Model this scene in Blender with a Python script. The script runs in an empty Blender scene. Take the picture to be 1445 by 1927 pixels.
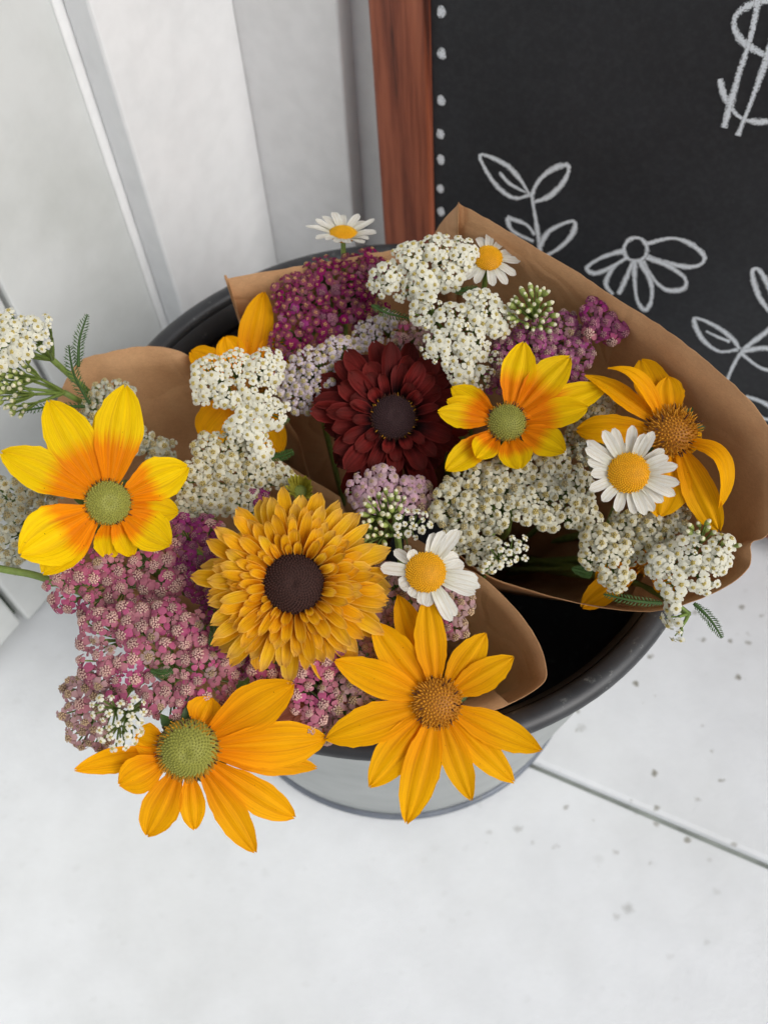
import bpy, bmesh, math, random
from mathutils import Vector, Matrix
random.seed(11)
sc = bpy.context.scene
COL = sc.collection
# ------------------------------------------------------------------ camera
W0, H0, F0 = 1445.0, 1927.0, 1700.0
CAMZ = 0.70
CAM = Vector((0, 0, CAMZ))
AX = Vector((0.99811058, -0.0614432, 0.0))
AY = Vector((-0.05160559, -0.83830406, 0.54275516))
AZ = Vector((-0.03334861, -0.54172967, -0.83989096))
CR = Vector((AX.x, AY.x, AZ.x)); CD = Vector((AX.y, AY.y, AZ.y)); CF = Vector((AX.z, AY.z, AZ.z))
cam = bpy.data.cameras.new('camera'); camo = bpy.data.objects.new('camera', cam); COL.objects.link(camo)
cam.sensor_fit = 'VERTICAL'; cam.sensor_height = 24.0; cam.lens = 24.0*F0/H0
cam.clip_start = 0.01; cam.clip_end = 100
m3 = Matrix((CR, -CD, -CF)).transposed()
camo.matrix_world = Matrix.Translation(CAM) @ m3.to_4x4()
cam.dof.use_dof = True; cam.dof.focus_distance = 0.40; cam.dof.aperture_fstop = 7.5
sc.camera = camo
# ------------------------------------------------------------------ sky, sun, exposure
w = bpy.data.worlds.new('World'); sc.world = w; w.use_nodes = True
nt = w.node_tree; nt.nodes.clear()
SUN_EL, SUN_AZ = math.radians(42), math.radians(132)      # azimuth clockwise from +Y
sky = nt.nodes.new('ShaderNodeTexSky'); sky.sky_type = 'NISHITA'; sky.sun_disc = False
sky.sun_elevation = SUN_EL; sky.sun_rotation = SUN_AZ; sky.dust_density = 4.0; sky.ozone_density = 1.0
hs = nt.nodes.new('ShaderNodeHueSaturation'); hs.inputs['Saturation'].default_value = 0.42   # clouded over
bg = nt.nodes.new('ShaderNodeBackground'); bg.inputs['Strength'].default_value = 0.085
out = nt.nodes.new('ShaderNodeOutputWorld')
nt.links.new(sky.outputs[0], hs.inputs['Color']); nt.links.new(hs.outputs[0], bg.inputs[0]); nt.links.new(bg.outputs[0], out.inputs[0])
sl = bpy.data.lights.new('sun', 'SUN'); sl.energy = 1.5; sl.angle = math.radians(40); sl.color = (1.0, 0.985, 0.965)
so = bpy.data.objects.new('sun', sl); COL.objects.link(so)
sd = Vector((math.sin(SUN_AZ)*math.cos(SUN_EL), math.cos(SUN_AZ)*math.cos(SUN_EL), math.sin(SUN_EL)))
so.rotation_euler = sd.to_track_quat('Z', 'Y').to_euler(); so.location = (0, 0, 3)
vs = sc.view_settings; vs.view_transform = 'Standard'; vs.look = 'None'; vs.gamma = 1.0; vs.exposure = 0.19
sc.cycles.max_bounces = 6; sc.cycles.use_denoising = True

# ------------------------------------------------------------------ pixel -> place helpers
def ray(px, py):
    d = CR*(px-W0/2) + CD*(py-H0/2) + CF*F0
    return d
def P(px, py, z):
    r = ray(px, py); return CAM + r*((z-CAMZ)/r.z)
def hit(px, py, p0, n):
    r = ray(px, py); return CAM + r*((p0-CAM).dot(n)/r.dot(n))
def depth(p): return (p-CAM).dot(CF)
def mm(px, p): return px*depth(p)/F0      # pixel length at p -> metres

# ------------------------------------------------------------------ object helpers
def obj(name, verts, faces, mat=None, parent=None, uv=None, smooth=True, mats=None, fm=None, kind=None):
    me = bpy.data.meshes.new(name); me.from_pydata([tuple(v) for v in verts], [], faces)
    for m in (mats or ([mat] if mat else [])): me.materials.append(m)
    if fm: me.polygons.foreach_set('material_index', fm)
    if smooth: me.polygons.foreach_set('use_smooth', [True]*len(me.polygons))
    if uv:
        l = me.uv_layers.new(name='uv')
        for lp in me.loops: l.data[lp.index].uv = uv[lp.vertex_index]
    me.update()
    return link(name, me, parent, kind)
def link(name, me, parent=None, kind=None):
    o = bpy.data.objects.new(name, me); COL.objects.link(o)
    if parent is not None:
        o.parent = parent; o.matrix_parent_inverse = parent.matrix_basis.inverted()
    if kind: o['kind'] = kind
    return o
def thing(name, label, cat, loc, group=None):
    o = bpy.data.objects.new(name, None); COL.objects.link(o); o.location = loc; o.empty_display_size = .01
    o['label'] = label; o['category'] = cat
    if group: o['group'] = group
    return o
class MB:
    def __init__(s): s.v = []; s.f = []; s.m = []; s.uv = []
    def add(s, v, f, m=0, uv=None):
        b = len(s.v); s.v += v; s.f += [tuple(i+b for i in q) for q in f]; s.m += [m]*len(f)
        s.uv += uv if uv else [(0, 0)]*len(v)
    def tube(s, pts, r, n=6, m=0, caps=True):
        pts = [Vector(p) for p in pts]; L = len(pts); v = []; f = []
        rr = r if isinstance(r, (list, tuple)) else [r]*L
        up = None
        for i in range(L):
            t = (pts[min(i+1, L-1)]-pts[max(i-1, 0)]); t = t.normalized() if t.length > 1e-9 else Vector((0, 0, 1))
            if up is None:
                up = t.orthogonal().normalized()
            a = (up - t*up.dot(t)); a = a.normalized() if a.length > 1e-6 else t.orthogonal().normalized(); up = a; b = t.cross(a)
            for k in range(n):
                an = 2*math.pi*k/n; v.append(pts[i] + (a*math.cos(an)+b*math.sin(an))*rr[i])
        for i in range(L-1):
            for k in range(n):
                f.append((i*n+k, i*n+(k+1) % n, (i+1)*n+(k+1) % n, (i+1)*n+k))
        if caps: f.append(tuple(range(n-1, -1, -1))); f.append(tuple((L-1)*n+k for k in range(n)))
        s.add(v, f, m)
    def box(s, o, ex, ey, ez, bev=0, m=0):
        # box from corner o with edge vectors
        v = [o+ex*i+ey*j+ez*k for i in (0, 1) for j in (0, 1) for k in (0, 1)]
        f = [(0, 1, 3, 2), (4, 6, 7, 5), (0, 4, 5, 1), (2, 3, 7, 6), (0, 2, 6, 4), (1, 5, 7, 3)]
        if ex.cross(ey).dot(ez) < 0: f = [q[::-1] for q in f]
        s.add(v, f, m)
    def build(s, name, mats, parent=None, kind=None, smooth=True):
        mats = mats if isinstance(mats, list) else [mats]
        return obj(name, s.v, s.f, None, parent, s.uv, smooth, mats, s.m, kind)
def boxobj(name, o, ex, ey, ez, mat, parent=None, bev=.002, kind=None):
    m = MB(); m.box(o, ex, ey, ez)
    ob = m.build(name, mat, parent, kind, smooth=False)
    if bev:
        md = ob.modifiers.new('bev', 'BEVEL'); md.width = bev; md.segments = 2
    return ob
def bez(p0, p1, p2, n=10):
    return [p0*(1-t)**2 + p1*2*t*(1-t) + p2*t*t for t in [i/n for i in range(n+1)]]
def catmull(pts, n=6):
    o = []; L = len(pts)
    for i in range(L-1):
        a, b, c, d = pts[max(i-1, 0)], pts[i], pts[i+1], pts[min(i+2, L-1)]
        for k in range(n):
            t = k/n
            o.append(0.5*((2*b)+(c-a)*t+(2*a-5*b+4*c-d)*t*t+(3*b-a-3*c+d)*t**3))
    o.append(pts[-1]); return o

# ------------------------------------------------------------------ materials
def L(r, g, b):   # sRGB 0..255 -> linear
    f = lambda c: (c/255/12.92 if c/255 <= .04045 else ((c/255+.055)/1.055)**2.4)
    return (f(r), f(g), f(b), 1)
class NB:
    def __init__(s, name):
        s.m = bpy.data.materials.new(name); s.m.use_nodes = True; s.t = s.m.node_tree; s.t.nodes.clear()
        s.o = s.n('OutputMaterial')
    def n(s, typ, **kw):
        nd = s.t.nodes.new('ShaderNode'+typ)
        for k, v in kw.items():
            if k.startswith('i_'):
                key = k[2:].replace('_', ' '); nd.inputs[key].default_value = v
            else: setattr(nd, k, v)
        return nd
    def l(s, a, b): s.t.links.new(a, b)
    def ramp(s, src, stops, interp='LINEAR'):
        r = s.n('ValToRGB'); cr = r.color_ramp; cr.interpolation = interp
        while len(cr.elements) < len(stops): cr.elements.new(.5)
        for e, (p, c) in zip(cr.elements, stops): e.position = p; e.color = c
        s.l(src, r.inputs[0]); return r.outputs[0]
    def noise(s, scale, vec=None, detail=4, rough=.5):
        n = s.n('TexNoise'); n.inputs['Scale'].default_value = scale; n.inputs['Detail'].default_value = detail; n.inputs['Roughness'].default_value = rough
        if vec is not None: s.l(vec, n.inputs['Vector'])
        return n.outputs['Fac']
    def mix(s, fac, a, b, mode='MIX'):
        n = s.n('MixRGB', blend_type=mode)
        for sock, v in ((n.inputs[0], fac), (n.inputs[1], a), (n.inputs[2], b)):
            if hasattr(v, 'is_linked'): s.l(v, sock)
            else: sock.default_value = v
        return n.outputs[0]
    def bump(s, h, strength=.3, dist=.001):
        b = s.n('Bump'); b.inputs['Strength'].default_value = strength; b.inputs['Distance'].default_value = dist; s.l(h, b.inputs['Height']); return b.outputs[0]
    def fin(s, col, rough=.6, metal=0, bump=None, trans=0, spec=.5, tcol=None):
        p = s.n('BsdfPrincipled'); p.inputs['Roughness'].default_value = rough if not hasattr(rough, 'is_linked') else .5
        if hasattr(rough, 'is_linked'): s.l(rough, p.inputs['Roughness'])
        p.inputs['Metallic'].default_value = metal; p.inputs['Specular IOR Level'].default_value = spec
        if hasattr(col, 'is_linked'): s.l(col, p.inputs['Base Color'])
        else: p.inputs['Base Color'].default_value = col
        if bump is not None: s.l(bump, p.inputs['Normal'])
        if trans:
            t = s.n('BsdfTranslucent'); c = tcol or col
            if hasattr(c, 'is_linked'): s.l(c, t.inputs[0])
            else: t.inputs[0].default_value = c
            if bump is not None: s.l(bump, t.inputs['Normal'])
            mx = s.n('MixShader'); mx.inputs[0].default_value = trans
            s.l(p.outputs[0], mx.inputs[1]); s.l(t.outputs[0], mx.inputs[2]); s.l(mx.outputs[0], s.o.inputs[0])
        else: s.l(p.outputs[0], s.o.inputs[0])
        return s.m
    def rnd(s, col, amt, hue=0):     # per-object value and hue variation
        oi = s.n('ObjectInfo'); mr = s.n('MapRange'); s.l(oi.outputs['Random'], mr.inputs[0])
        mr.inputs[3].default_value = 1-amt; mr.inputs[4].default_value = 1+amt
        h = s.n('HueSaturation'); s.l(mr.outputs[0], h.inputs['Value'])
        if hue:
            k1 = s.n('Math', operation='MULTIPLY'); s.l(oi.outputs['Random'], k1.inputs[0]); k1.inputs[1].default_value = 17.3
            k2 = s.n('Math', operation='FRACT'); s.l(k1.outputs[0], k2.inputs[0])
            m2 = s.n('MapRange'); s.l(k2.outputs[0], m2.inputs[0]); m2.inputs[3].default_value = .5-hue; m2.inputs[4].default_value = .5+hue; s.l(m2.outputs[0], h.inputs['Hue'])
            m4 = s.n('MapRange'); s.l(k2.outputs[0], m4.inputs[0]); m4.inputs[3].default_value = 1.05; m4.inputs[4].default_value = .72; s.l(m4.outputs[0], h.inputs['Saturation'])
        if hasattr(col, 'is_linked'): s.l(col, h.inputs['Color'])
        else: h.inputs['Color'].default_value = col
        return h.outputs[0]
def petal_mat(name, base, tip, split=.42, soft=.12, streak=.8, trans=.28, edge=None, rough=.62, var=.07, margin=None):
    b = NB(name); uv = b.n('UVMap', uv_map='uv'); sx = b.n('SeparateXYZ'); b.l(uv.outputs[0], sx.inputs[0])
    oi = b.n('ObjectInfo'); cmb = b.n('CombineXYZ'); b.l(sx.outputs[0], cmb.inputs[0]); b.l(sx.outputs[1], cmb.inputs[1]); b.l(oi.outputs['Random'], cmb.inputs[2])
    mp = b.n('Mapping'); mp.inputs['Scale'].default_value = (20, .8, 40); b.l(cmb.outputs[0], mp.inputs[0])
    st = b.noise(1.0, mp.outputs[0], 5, .6)
    mp2 = b.n('Mapping'); mp2.inputs['Scale'].default_value = (4, 3, 30); b.l(cmb.outputs[0], mp2.inputs[0])
    n2 = b.noise(1.0, mp2.outputs[0], 3)
    ad = b.n('Math', operation='MULTIPLY_ADD'); b.l(st, ad.inputs[0]); ad.inputs[1].default_value = .30; b.l(sx.outputs[1], ad.inputs[2])
    ad2 = b.n('Math', operation='SUBTRACT'); b.l(ad.outputs[0], ad2.inputs[0]); ad2.inputs[1].default_value = .15
    stops = [(max(0, split-soft), base), (min(1, split+soft), tip)]
    if edge: stops.append((1.0, edge))
    c = b.ramp(ad2.outputs[0], stops)
    dk = b.ramp(st, [(.25, (streak, streak, streak, 1)), (.6, (1, 1, 1, 1))])
    c = b.mix(1.0, c, dk, 'MULTIPLY')
    bl = b.ramp(n2, [(.3, (.9, .87, .84, 1)), (.62, (1, 1, 1, 1))]); c = b.mix(.7, c, bl, 'MULTIPLY')
    g1 = b.n('Math', operation='SUBTRACT'); b.l(sx.outputs[0], g1.inputs[0]); g1.inputs[1].default_value = .5
    g2 = b.n('Math', operation='ABSOLUTE'); b.l(g1.outputs[0], g2.inputs[0])
    c = b.mix(1, c, b.ramp(g2.outputs[0], [(.02, (1, 1, 1, 1)), (.15, (.97, .95, .9, 1)), (.185, (.86, .8, .7, 1)), (.22, (.98, .97, .95, 1)), (.33, (1, 1, 1, 1)), (.36, (.93, .9, .84, 1)), (.39, (1, 1, 1, 1))]), 'MULTIPLY')
    mp3 = b.n('Mapping'); mp3.inputs['Scale'].default_value = (70, 1.6, 40); b.l(cmb.outputs[0], mp3.inputs[0])
    vn = b.noise(1.0, mp3.outputs[0], 2, .5); c = b.mix(.8, c, b.ramp(vn, [(.36, (.84, .8, .74, 1)), (.55, (1, 1, 1, 1))]), 'MULTIPLY')
    vo = b.n('TexVoronoi'); vo.inputs['Scale'].default_value = 1; mpv = b.n('Mapping'); mpv.inputs['Scale'].default_value = (7, 13, 60); b.l(cmb.outputs[0], mpv.inputs[0]); b.l(mpv.outputs[0], vo.inputs['Vector'])
    sv = b.ramp(vo.outputs['Distance'], [(.05, (1, 1, 1, 1)), (.10, (0, 0, 0, 1))]); sc2 = b.n('SeparateColor'); b.l(vo.outputs['Color'], sc2.inputs[0])
    sk = b.mix(1, sv, b.ramp(sc2.outputs[0], [(.80, (0, 0, 0, 1)), (.86, (.8, .8, .8, 1))]), 'MULTIPLY')
    c = b.mix(sk, c, L(96, 52, 20))
    if margin:
        m1 = b.n('Math', operation='SUBTRACT'); b.l(sx.outputs[0], m1.inputs[0]); m1.inputs[1].default_value = .5
        m2 = b.n('Math', operation='ABSOLUTE'); b.l(m1.outputs[0], m2.inputs[0])
        c = b.mix(b.ramp(m2.outputs[0], [(.38, (0, 0, 0, 1)), (.5, (.8, .8, .8, 1))]), c, margin)
    c = b.rnd(c, var)
    return b.fin(c, rough, 0, b.bump(st, .45, .0007), trans, .12)
def plain(name, col, rough=.6, trans=0, var=.1, hue=0, nscale=600, namt=.25, bump=.2, spec=.4, metal=0):
    b = NB(name); tc = b.n('TexCoord'); n = b.noise(nscale, tc.outputs['Object'], 4)
    d = b.ramp(n, [(.3, (1-namt,)*3+(1,)), (.7, (1, 1, 1, 1))]); c = b.mix(1, col, d, 'MULTIPLY')
    if var: c = b.rnd(c, var, hue)
    return b.fin(c, rough, metal, b.bump(n, bump, .0004), trans, spec)
M = {}
YEL = L(250, 190, 8); ORG = L(238, 120, 4)
M['bicolor'] = petal_mat('petal_bicolour', L(248, 146, 0), L(251, 210, 0), .46, .09, .84)
M['bicolor2'] = petal_mat('petal_bicolour_small', L(244, 138, 0), L(248, 204, 0), .50, .12, .84)
M['gold'] = petal_mat('petal_gold', L(246, 160, 0), L(250, 182, 0), .4, .3, .86)
M['golddeep'] = petal_mat('petal_deep_gold', L(244, 142, 0), L(252, 178, 0), .35, .3, .84)
M['double'] = petal_mat('petal_double_gold', L(222, 118, 0), L(254, 204, 34), .40, .38, .86, trans=.4, edge=L(240, 190, 90), var=.14, margin=L(252, 212, 96))
M['double_in'] = petal_mat('petal_double_inner', L(208, 100, 0), L(252, 190, 18), .42, .4, .84, trans=.4, edge=L(238, 180, 70), var=.16, margin=L(252, 206, 84))
M['red'] = petal_mat('petal_dark_red', L(28, 6, 10), L(104, 24, 22), .40, .22, .55, trans=.12, edge=L(92, 30, 26), var=.3, margin=L(104, 34, 32))
M['wither'] = petal_mat('petal_withered', L(150, 80, 60), L(175, 105, 85), .4, .3, .75)
M['white'] = petal_mat('petal_white', L(225, 225, 205), L(240, 240, 234), .3, .2, .93, trans=.25, var=.03)
M['cone_g'] = plain('cone_green', L(150, 150, 66), .6, nscale=900, namt=.3)
M['cone_br'] = plain('cone_brown', L(66, 38, 32), .85, nscale=900, namt=.4)
M['cone_rd'] = plain('cone_dark_red', L(60, 36, 38), .8, nscale=900, namt=.4)
M['cone_or'] = plain('cone_orange', L(176, 112, 14), .6, nscale=900, namt=.3)
M['spike_y'] = plain('stamen_gold', L(200, 140, 20), .6, namt=.4)
M['spike_or'] = plain('stamen_orange', L(204, 138, 22), .6, namt=.4)
M['spike_br'] = plain('stamen_brown', L(84, 48, 30), .7, namt=.4)
M['daisy_disc'] = plain('daisy_disc', L(226, 160, 8), .6, namt=.2)
M['daisy_flo'] = plain('daisy_disc_floret', L(240, 182, 10), .55, namt=.2)
M['stem'] = plain('stem_green', L(126, 148, 72), .55, nscale=300, namt=.3)
M['stem_d'] = plain('stem_dark_green', L(66, 92, 44), .55, nscale=300, namt=.3)
M['leaf'] = plain('leaf_green', L(72, 104, 48), .5, .2, nscale=500, namt=.3)
M['invol'] = plain('involucre_green', L(138, 150, 92), .6, .1, nscale=900, namt=.25)
M['bud'] = plain('bud_green', L(158, 172, 92), .55, .1, nscale=900, namt=.2)
M['budray'] = plain('bud_ray', L(176, 168, 60), .6, .2)
M['budtip'] = plain('bud_tip', L(232, 228, 196), .6, .1)
def yar(k, pet, disc, dtip, var=.08):
    hue = .0 if k in ('white', 'cream', 'grey') else .018
    M['yp_'+k] = plain('yarrow_ray_'+k, pet, .6, .3, var, hue, 1200, .12, .15, .15)
    M['yd_'+k] = plain('yarrow_disc_'+k, disc, .7, .05, var+.08, 0, 1200, .3)
    M['yt_'+k] = plain('yarrow_tip_'+k, dtip, .6, .05, var+.06, 0, 1200, .2)
yar('white', L(241, 239, 222), L(180, 166, 100), L(230, 204, 104), .04)
yar('cream', L(228, 224, 202), L(150, 134, 80), L(220, 200, 128), .06)
yar('grey', L(206, 206, 188), L(160, 150, 112), L(206, 188, 138), .06)
yar('pale', L(216, 200, 208), L(176, 160, 118), L(218, 202, 142), .06)
yar('magenta', L(138, 26, 82), L(150, 80, 70), L(236, 196, 132), .14)
yar('pink', L(192, 98, 126), L(132, 78, 88), L(220, 180, 168), .16)
yar('dusty', L(192, 146, 148), L(140, 112, 92), L(204, 176, 140), .12)
yar('mauve', L(168, 84, 132), L(150, 106, 116), L(206, 172, 160), .14)
yar('lilac', L(206, 164, 180), L(164, 138, 120), L(214, 190, 150), .1)
yar('purple', L(152, 56, 112), L(120, 62, 88), L(186, 132, 140), .14)

def white_paint(name, col, mottle, amt=.35, scale=9, bscale=70, b=.25, spots=0, rough=.45, grain=0):
    q = NB(name); tc = q.n('TexCoord'); g = tc.outputs['Object']
    n1 = q.noise(scale, g, 6, .62); n2 = q.noise(bscale, g, 5, .6); n3 = q.noise(scale*5, g, 5)
    if grain:
        gm = q.n('Mapping'); gm.inputs['Scale'].default_value = (1, 1, .06); q.l(g, gm.inputs[0]); n2 = q.mix(.45, n2, q.noise(260, gm.outputs[0], 5, .7))
    f = q.ramp(n1, [(.42, (0, 0, 0, 1)), (.75, (1, 1, 1, 1))])
    mul = q.n('Math', operation='MULTIPLY'); q.l(f, mul.inputs[0]); mul.inputs[1].default_value = amt
    c = q.mix(mul.outputs[0], col, mottle)
    f3 = q.ramp(n3, [(.35, (.95, .95, .95, 1)), (.6, (1, 1, 1, 1))]); c = q.mix(1, c, f3, 'MULTIPLY')
    if spots:
        for sc_, th, cc, pr in ((30, .16, L(128, 126, 114), .30), (60, .22, L(146, 144, 134), .35)):
            mp = q.n('Mapping'); mp.inputs['Scale'].default_value = (1, 1.25, 1); q.l(g, mp.inputs[0])
            nz = q.n('TexNoise'); nz.inputs['Scale'].default_value = 150; q.l(g, nz.inputs['Vector'])
            mv = q.n('MixRGB', blend_type='ADD'); mv.inputs[0].default_value = .006; q.l(mp.outputs[0], mv.inputs[1]); q.l(nz.outputs['Color'], mv.inputs[2])
            v = q.n('TexVoronoi'); v.inputs['Scale'].default_value = sc_; v.inputs['Randomness'].default_value = 1; q.l(mv.outputs[0], v.inputs['Vector'])
            s1 = q.ramp(v.outputs['Distance'], [(th*.35, (1, 1, 1, 1)), (th, (0, 0, 0, 1))])
            sp = q.n('SeparateColor'); q.l(v.outputs['Color'], sp.inputs[0])
            s2 = q.ramp(sp.outputs[0], [(pr-.02, (0, 0, 0, 1)), (pr+.25, (1, 1, 1, 1))])
            # spatter sits in one area of the board
            gx = q.n('VectorMath', operation='DISTANCE'); q.l(g, gx.inputs[0]); gx.inputs[1].default_value = (0.21, .26, 0)
            ar = q.ramp(gx.outputs['Value'], [(.10, (1, 1, 1, 1)), (.20, (.06, .06, .06, 1))])
            k = q.mix(1, s1, s2, 'MULTIPLY'); k = q.mix(1, k, ar, 'MULTIPLY')
            c = q.mix(k, c, cc)
    return q.fin(c, rough, 0, q.bump(q.mix(.5, n2, n3), b, .0012), 0, .4)
M['floor'] = white_paint('white_floor_paint', L(230, 233, 236), L(206, 208, 206), .5, 5, 150, .6, 1)
M['panel'] = white_paint('grey_white_wall', L(218, 221, 220), L(196, 200, 196), .8, 7, 90, .45, grain=1)  # left wall boards: greyer and more mottled than the trim
M['trim'] = white_paint('white_trim_paint', L(242, 243, 244), L(226, 230, 231), .5, 10, 160, .55, grain=1)
M['backw'] = white_paint('white_back_board_paint', L(238, 238, 238), L(222, 221, 219), .4, 12, 220, .6, grain=1)
M['joint'] = plain('dirty_joint', L(150, 156, 150), .9, nscale=40, namt=.5)
M['moss'] = plain('mossy_gap', L(86, 104, 84), .9, nscale=60, namt=.5)
def zinc():
    q = NB('galvanised_zinc'); tc = q.n('TexCoord'); v = q.n('TexVoronoi'); v.inputs['Scale'].default_value = 45; q.l(tc.outputs['Object'], v.inputs['Vector'])
    n = q.noise(12, tc.outputs['Object'], 5)
    c = q.mix(.5, q.ramp(v.outputs['Distance'], [(0, L(150, 154, 153)), (.7, L(166, 170, 169))]), q.ramp(n, [(.3, L(146, 150, 149)), (.7, L(176, 180, 178))]))
    return q.fin(c, .5, .35, q.bump(n, .15, .001), 0, .5)
M['zinc'] = zinc()
def dark_metal(name, a, b, rough):
    q = NB(name); tc = q.n('TexCoord'); n = q.noise(40, tc.outputs['Object'], 6, .7); n2 = q.noise(160, tc.outputs['Object'], 4, .7)
    c = q.ramp(n, [(.35, a), (.7, b)])
    sc_ = q.ramp(n2, [(.62, (0, 0, 0, 1)), (.74, (1, 1, 1, 1))]); c = q.mix(sc_, c, L(112, 114, 112))
    return q.fin(c, rough, .2, q.bump(n2, .15, .0006), 0, .5)
M['rim'] = dark_metal('charcoal_rim', L(48, 49, 52), L(60, 62, 65), .42)
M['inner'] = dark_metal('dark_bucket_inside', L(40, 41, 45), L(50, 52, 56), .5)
M['basering'] = dark_metal('base_ring', L(96, 102, 112), L(120, 126, 136), .5)
def kraft():
    q = NB('kraft_paper'); tc = q.n('TexCoord'); g = tc.outputs['Object']
    mp = q.n('Mapping'); mp.inputs['Scale'].default_value = (1, 1, 3); q.l(g, mp.inputs[0])
    n = q.noise(900, mp.outputs[0], 3, .7); n2 = q.noise(35, g, 4); n3 = q.noise(260, mp.outputs[0], 4, .7)
    c = q.ramp(n2, [(.3, L(206, 158, 114)), (.7, L(222, 177, 132))])
    c = q.mix(1, c, q.ramp(n, [(.3, (.84, .83, .82, 1)), (.65, (1.0, 1.0, 1.0, 1))]), 'MULTIPLY')
    c = q.mix(1, c, q.ramp(n3, [(.3, (.92, .91, .9, 1)), (.6, (1, 1, 1, 1))]), 'MULTIPLY')
    nw = q.n('TexNoise'); nw.inputs['Scale'].default_value = 14; q.l(g, nw.inputs['Vector'])
    mv = q.n('MixRGB', blend_type='ADD'); mv.inputs[0].default_value = .05; q.l(g, mv.inputs[1]); q.l(nw.outputs['Color'], mv.inputs[2])
    v = q.n('TexVoronoi', feature='DISTANCE_TO_EDGE'); v.inputs['Scale'].default_value = 13; q.l(mv.outputs[0], v.inputs['Vector'])
    cr = q.ramp(v.outputs['Distance'], [(0, (0, 0, 0, 1)), (.05, (1, 1, 1, 1))])
    b1 = q.n('Bump'); b1.inputs['Strength'].default_value = .35; b1.inputs['Distance'].default_value = .0012; q.l(cr, b1.inputs['Height'])
    b2 = q.n('Bump'); b2.inputs['Strength'].default_value = .3; b2.inputs['Distance'].default_value = .0005; q.l(q.mix(.6, n, n2), b2.inputs['Height']); q.l(b1.outputs[0], b2.inputs['Normal'])
    c = q.mix(1, c, q.ramp(q.noise(2400, g, 2, .5), [(.66, (1, 1, 1, 1)), (.74, (.72, .68, .62, 1))]), 'MULTIPLY')
    return q.fin(c, .75, 0, b2.outputs[0], .25, .25)
M['kraft'] = kraft()
def wood():
    q = NB('stained_wood'); tc = q.n('TexCoord'); g = tc.outputs['Object']
    mp = q.n('Mapping'); mp.inputs['Scale'].default_value = (42, 2.2, 42); q.l(g, mp.inputs[0])
    n = q.noise(1.6, mp.outputs[0], 7, .65)
    mp2 = q.n('Mapping'); mp2.inputs['Scale'].default_value = (300, 14, 300); q.l(g, mp2.inputs[0]); n2 = q.noise(1, mp2.outputs[0], 4, .6)
    c = q.ramp(n, [(.36, L(66, 30, 20)), (.43, L(122, 62, 42)), (.54, L(152, 84, 58)), (.68, L(168, 98, 70))])
    c = q.mix(1, c, q.ramp(n2, [(.3, (.82, .8, .78, 1)), (.6, (1, 1, 1, 1))]), 'MULTIPLY')
    return q.fin(c, .42, 0, q.bump(n2, .25, .0005), 0, .5)
M['wood'] = wood()
def slate():
    q = NB('chalkboard_black'); tc = q.n('TexCoord'); g = tc.outputs['Object']
    n = q.noise(9, g, 6, .6); n2 = q.noise(300, g, 3)
    c = q.ramp(n, [(.35, L(35, 36, 39)), (.75, L(48, 50, 54))])
    c = q.mix(.25, c, q.ramp(n2, [(.4, L(40, 41, 44)), (.7, L(64, 65, 68))]))
    return q.fin(c, .55, 0, q.bump(n2, .15, .0003), 0, .4)
M['slate'] = slate()
def chalk():
    q = NB('chalk'); tc = q.n('TexCoord'); g = tc.outputs['Object']
    n = q.noise(1500, g, 3, .7); uv = q.n('UVMap', uv_map='uv'); sx = q.n('SeparateXYZ'); q.l(uv.outputs[0], sx.inputs[0])
    # u = 0 at the middle of the stroke, 1 at its edge: chalk thins out to the side
    sb = q.n('Math', operation='SUBTRACT'); q.l(n, sb.inputs[0])
    e = q.ramp(sx.outputs[0], [(.0, (.26,)*3+(1,)), (.5, (.36,)*3+(1,)), (1, (.55,)*3+(1,))]); q.l(e, sb.inputs[1])
    a = q.ramp(sb.outputs[0], [(.0, (0, 0, 0, 1)), (.14, (1, 1, 1, 1))])
    p = q.n('BsdfPrincipled'); p.inputs['Base Color'].default_value = L(222, 227, 232); p.inputs['Roughness'].default_value = .95
    t = q.n('BsdfTransparent'); mx = q.n('MixShader'); q.l(a, mx.inputs[0]); q.l(t.outputs[0], mx.inputs[1]); q.l(p.outputs[0], mx.inputs[2]); q.l(mx.outputs[0], q.o.inputs[0])
    return q.m
M['chalk'] = chalk()

# ------------------------------------------------------------------ floor
A0 = P(0, 1240, 0); A1 = P(95, 1130, 0)
U = (A1-A0).normalized(); N = Vector((U.y, -U.x, 0)); Z = Vector((0, 0, 1))
fl = bpy.data.objects.new('floor', None); COL.objects.link(fl); fl['kind'] = 'structure'; fl['label'] = 'white painted floor boards'
B0 = P(1000, 1437, 0); B1 = P(1445, 1627, 0); BD = (B1-B0).normalized(); BN = Vector((-BD.y, BD.x, 0))
near_o = B0 - BD*.9 - BN*.0012
boxobj('floor_board', near_o - BN*3.0 - BD*1.2 - Z*.03, BD*4.8, BN*2.9985, Z*.03, M['floor'], fl, .002)  # near board extended unseen behind the camera to bounce light onto the walls
boxobj('floor_board', B0 - BD*.9 + BN*.0005 - Z*.03, BD*2.4, BN*1.2, Z*.0345, M['floor'], fl, .0042)
boxobj('joint_strip', B0 - BD*.9 - BN*.01 - Z*.032, BD*2.4, BN*.02, Z*.0295, M['joint'], fl, 0)
boxobj('ground', Vector((-4, -4, -.12)), Vector((8, 0, 0)), Vector((0, 8, 0)), Vector((0, 0, .08)), M['moss'], None, 0, 'structure')

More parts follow.
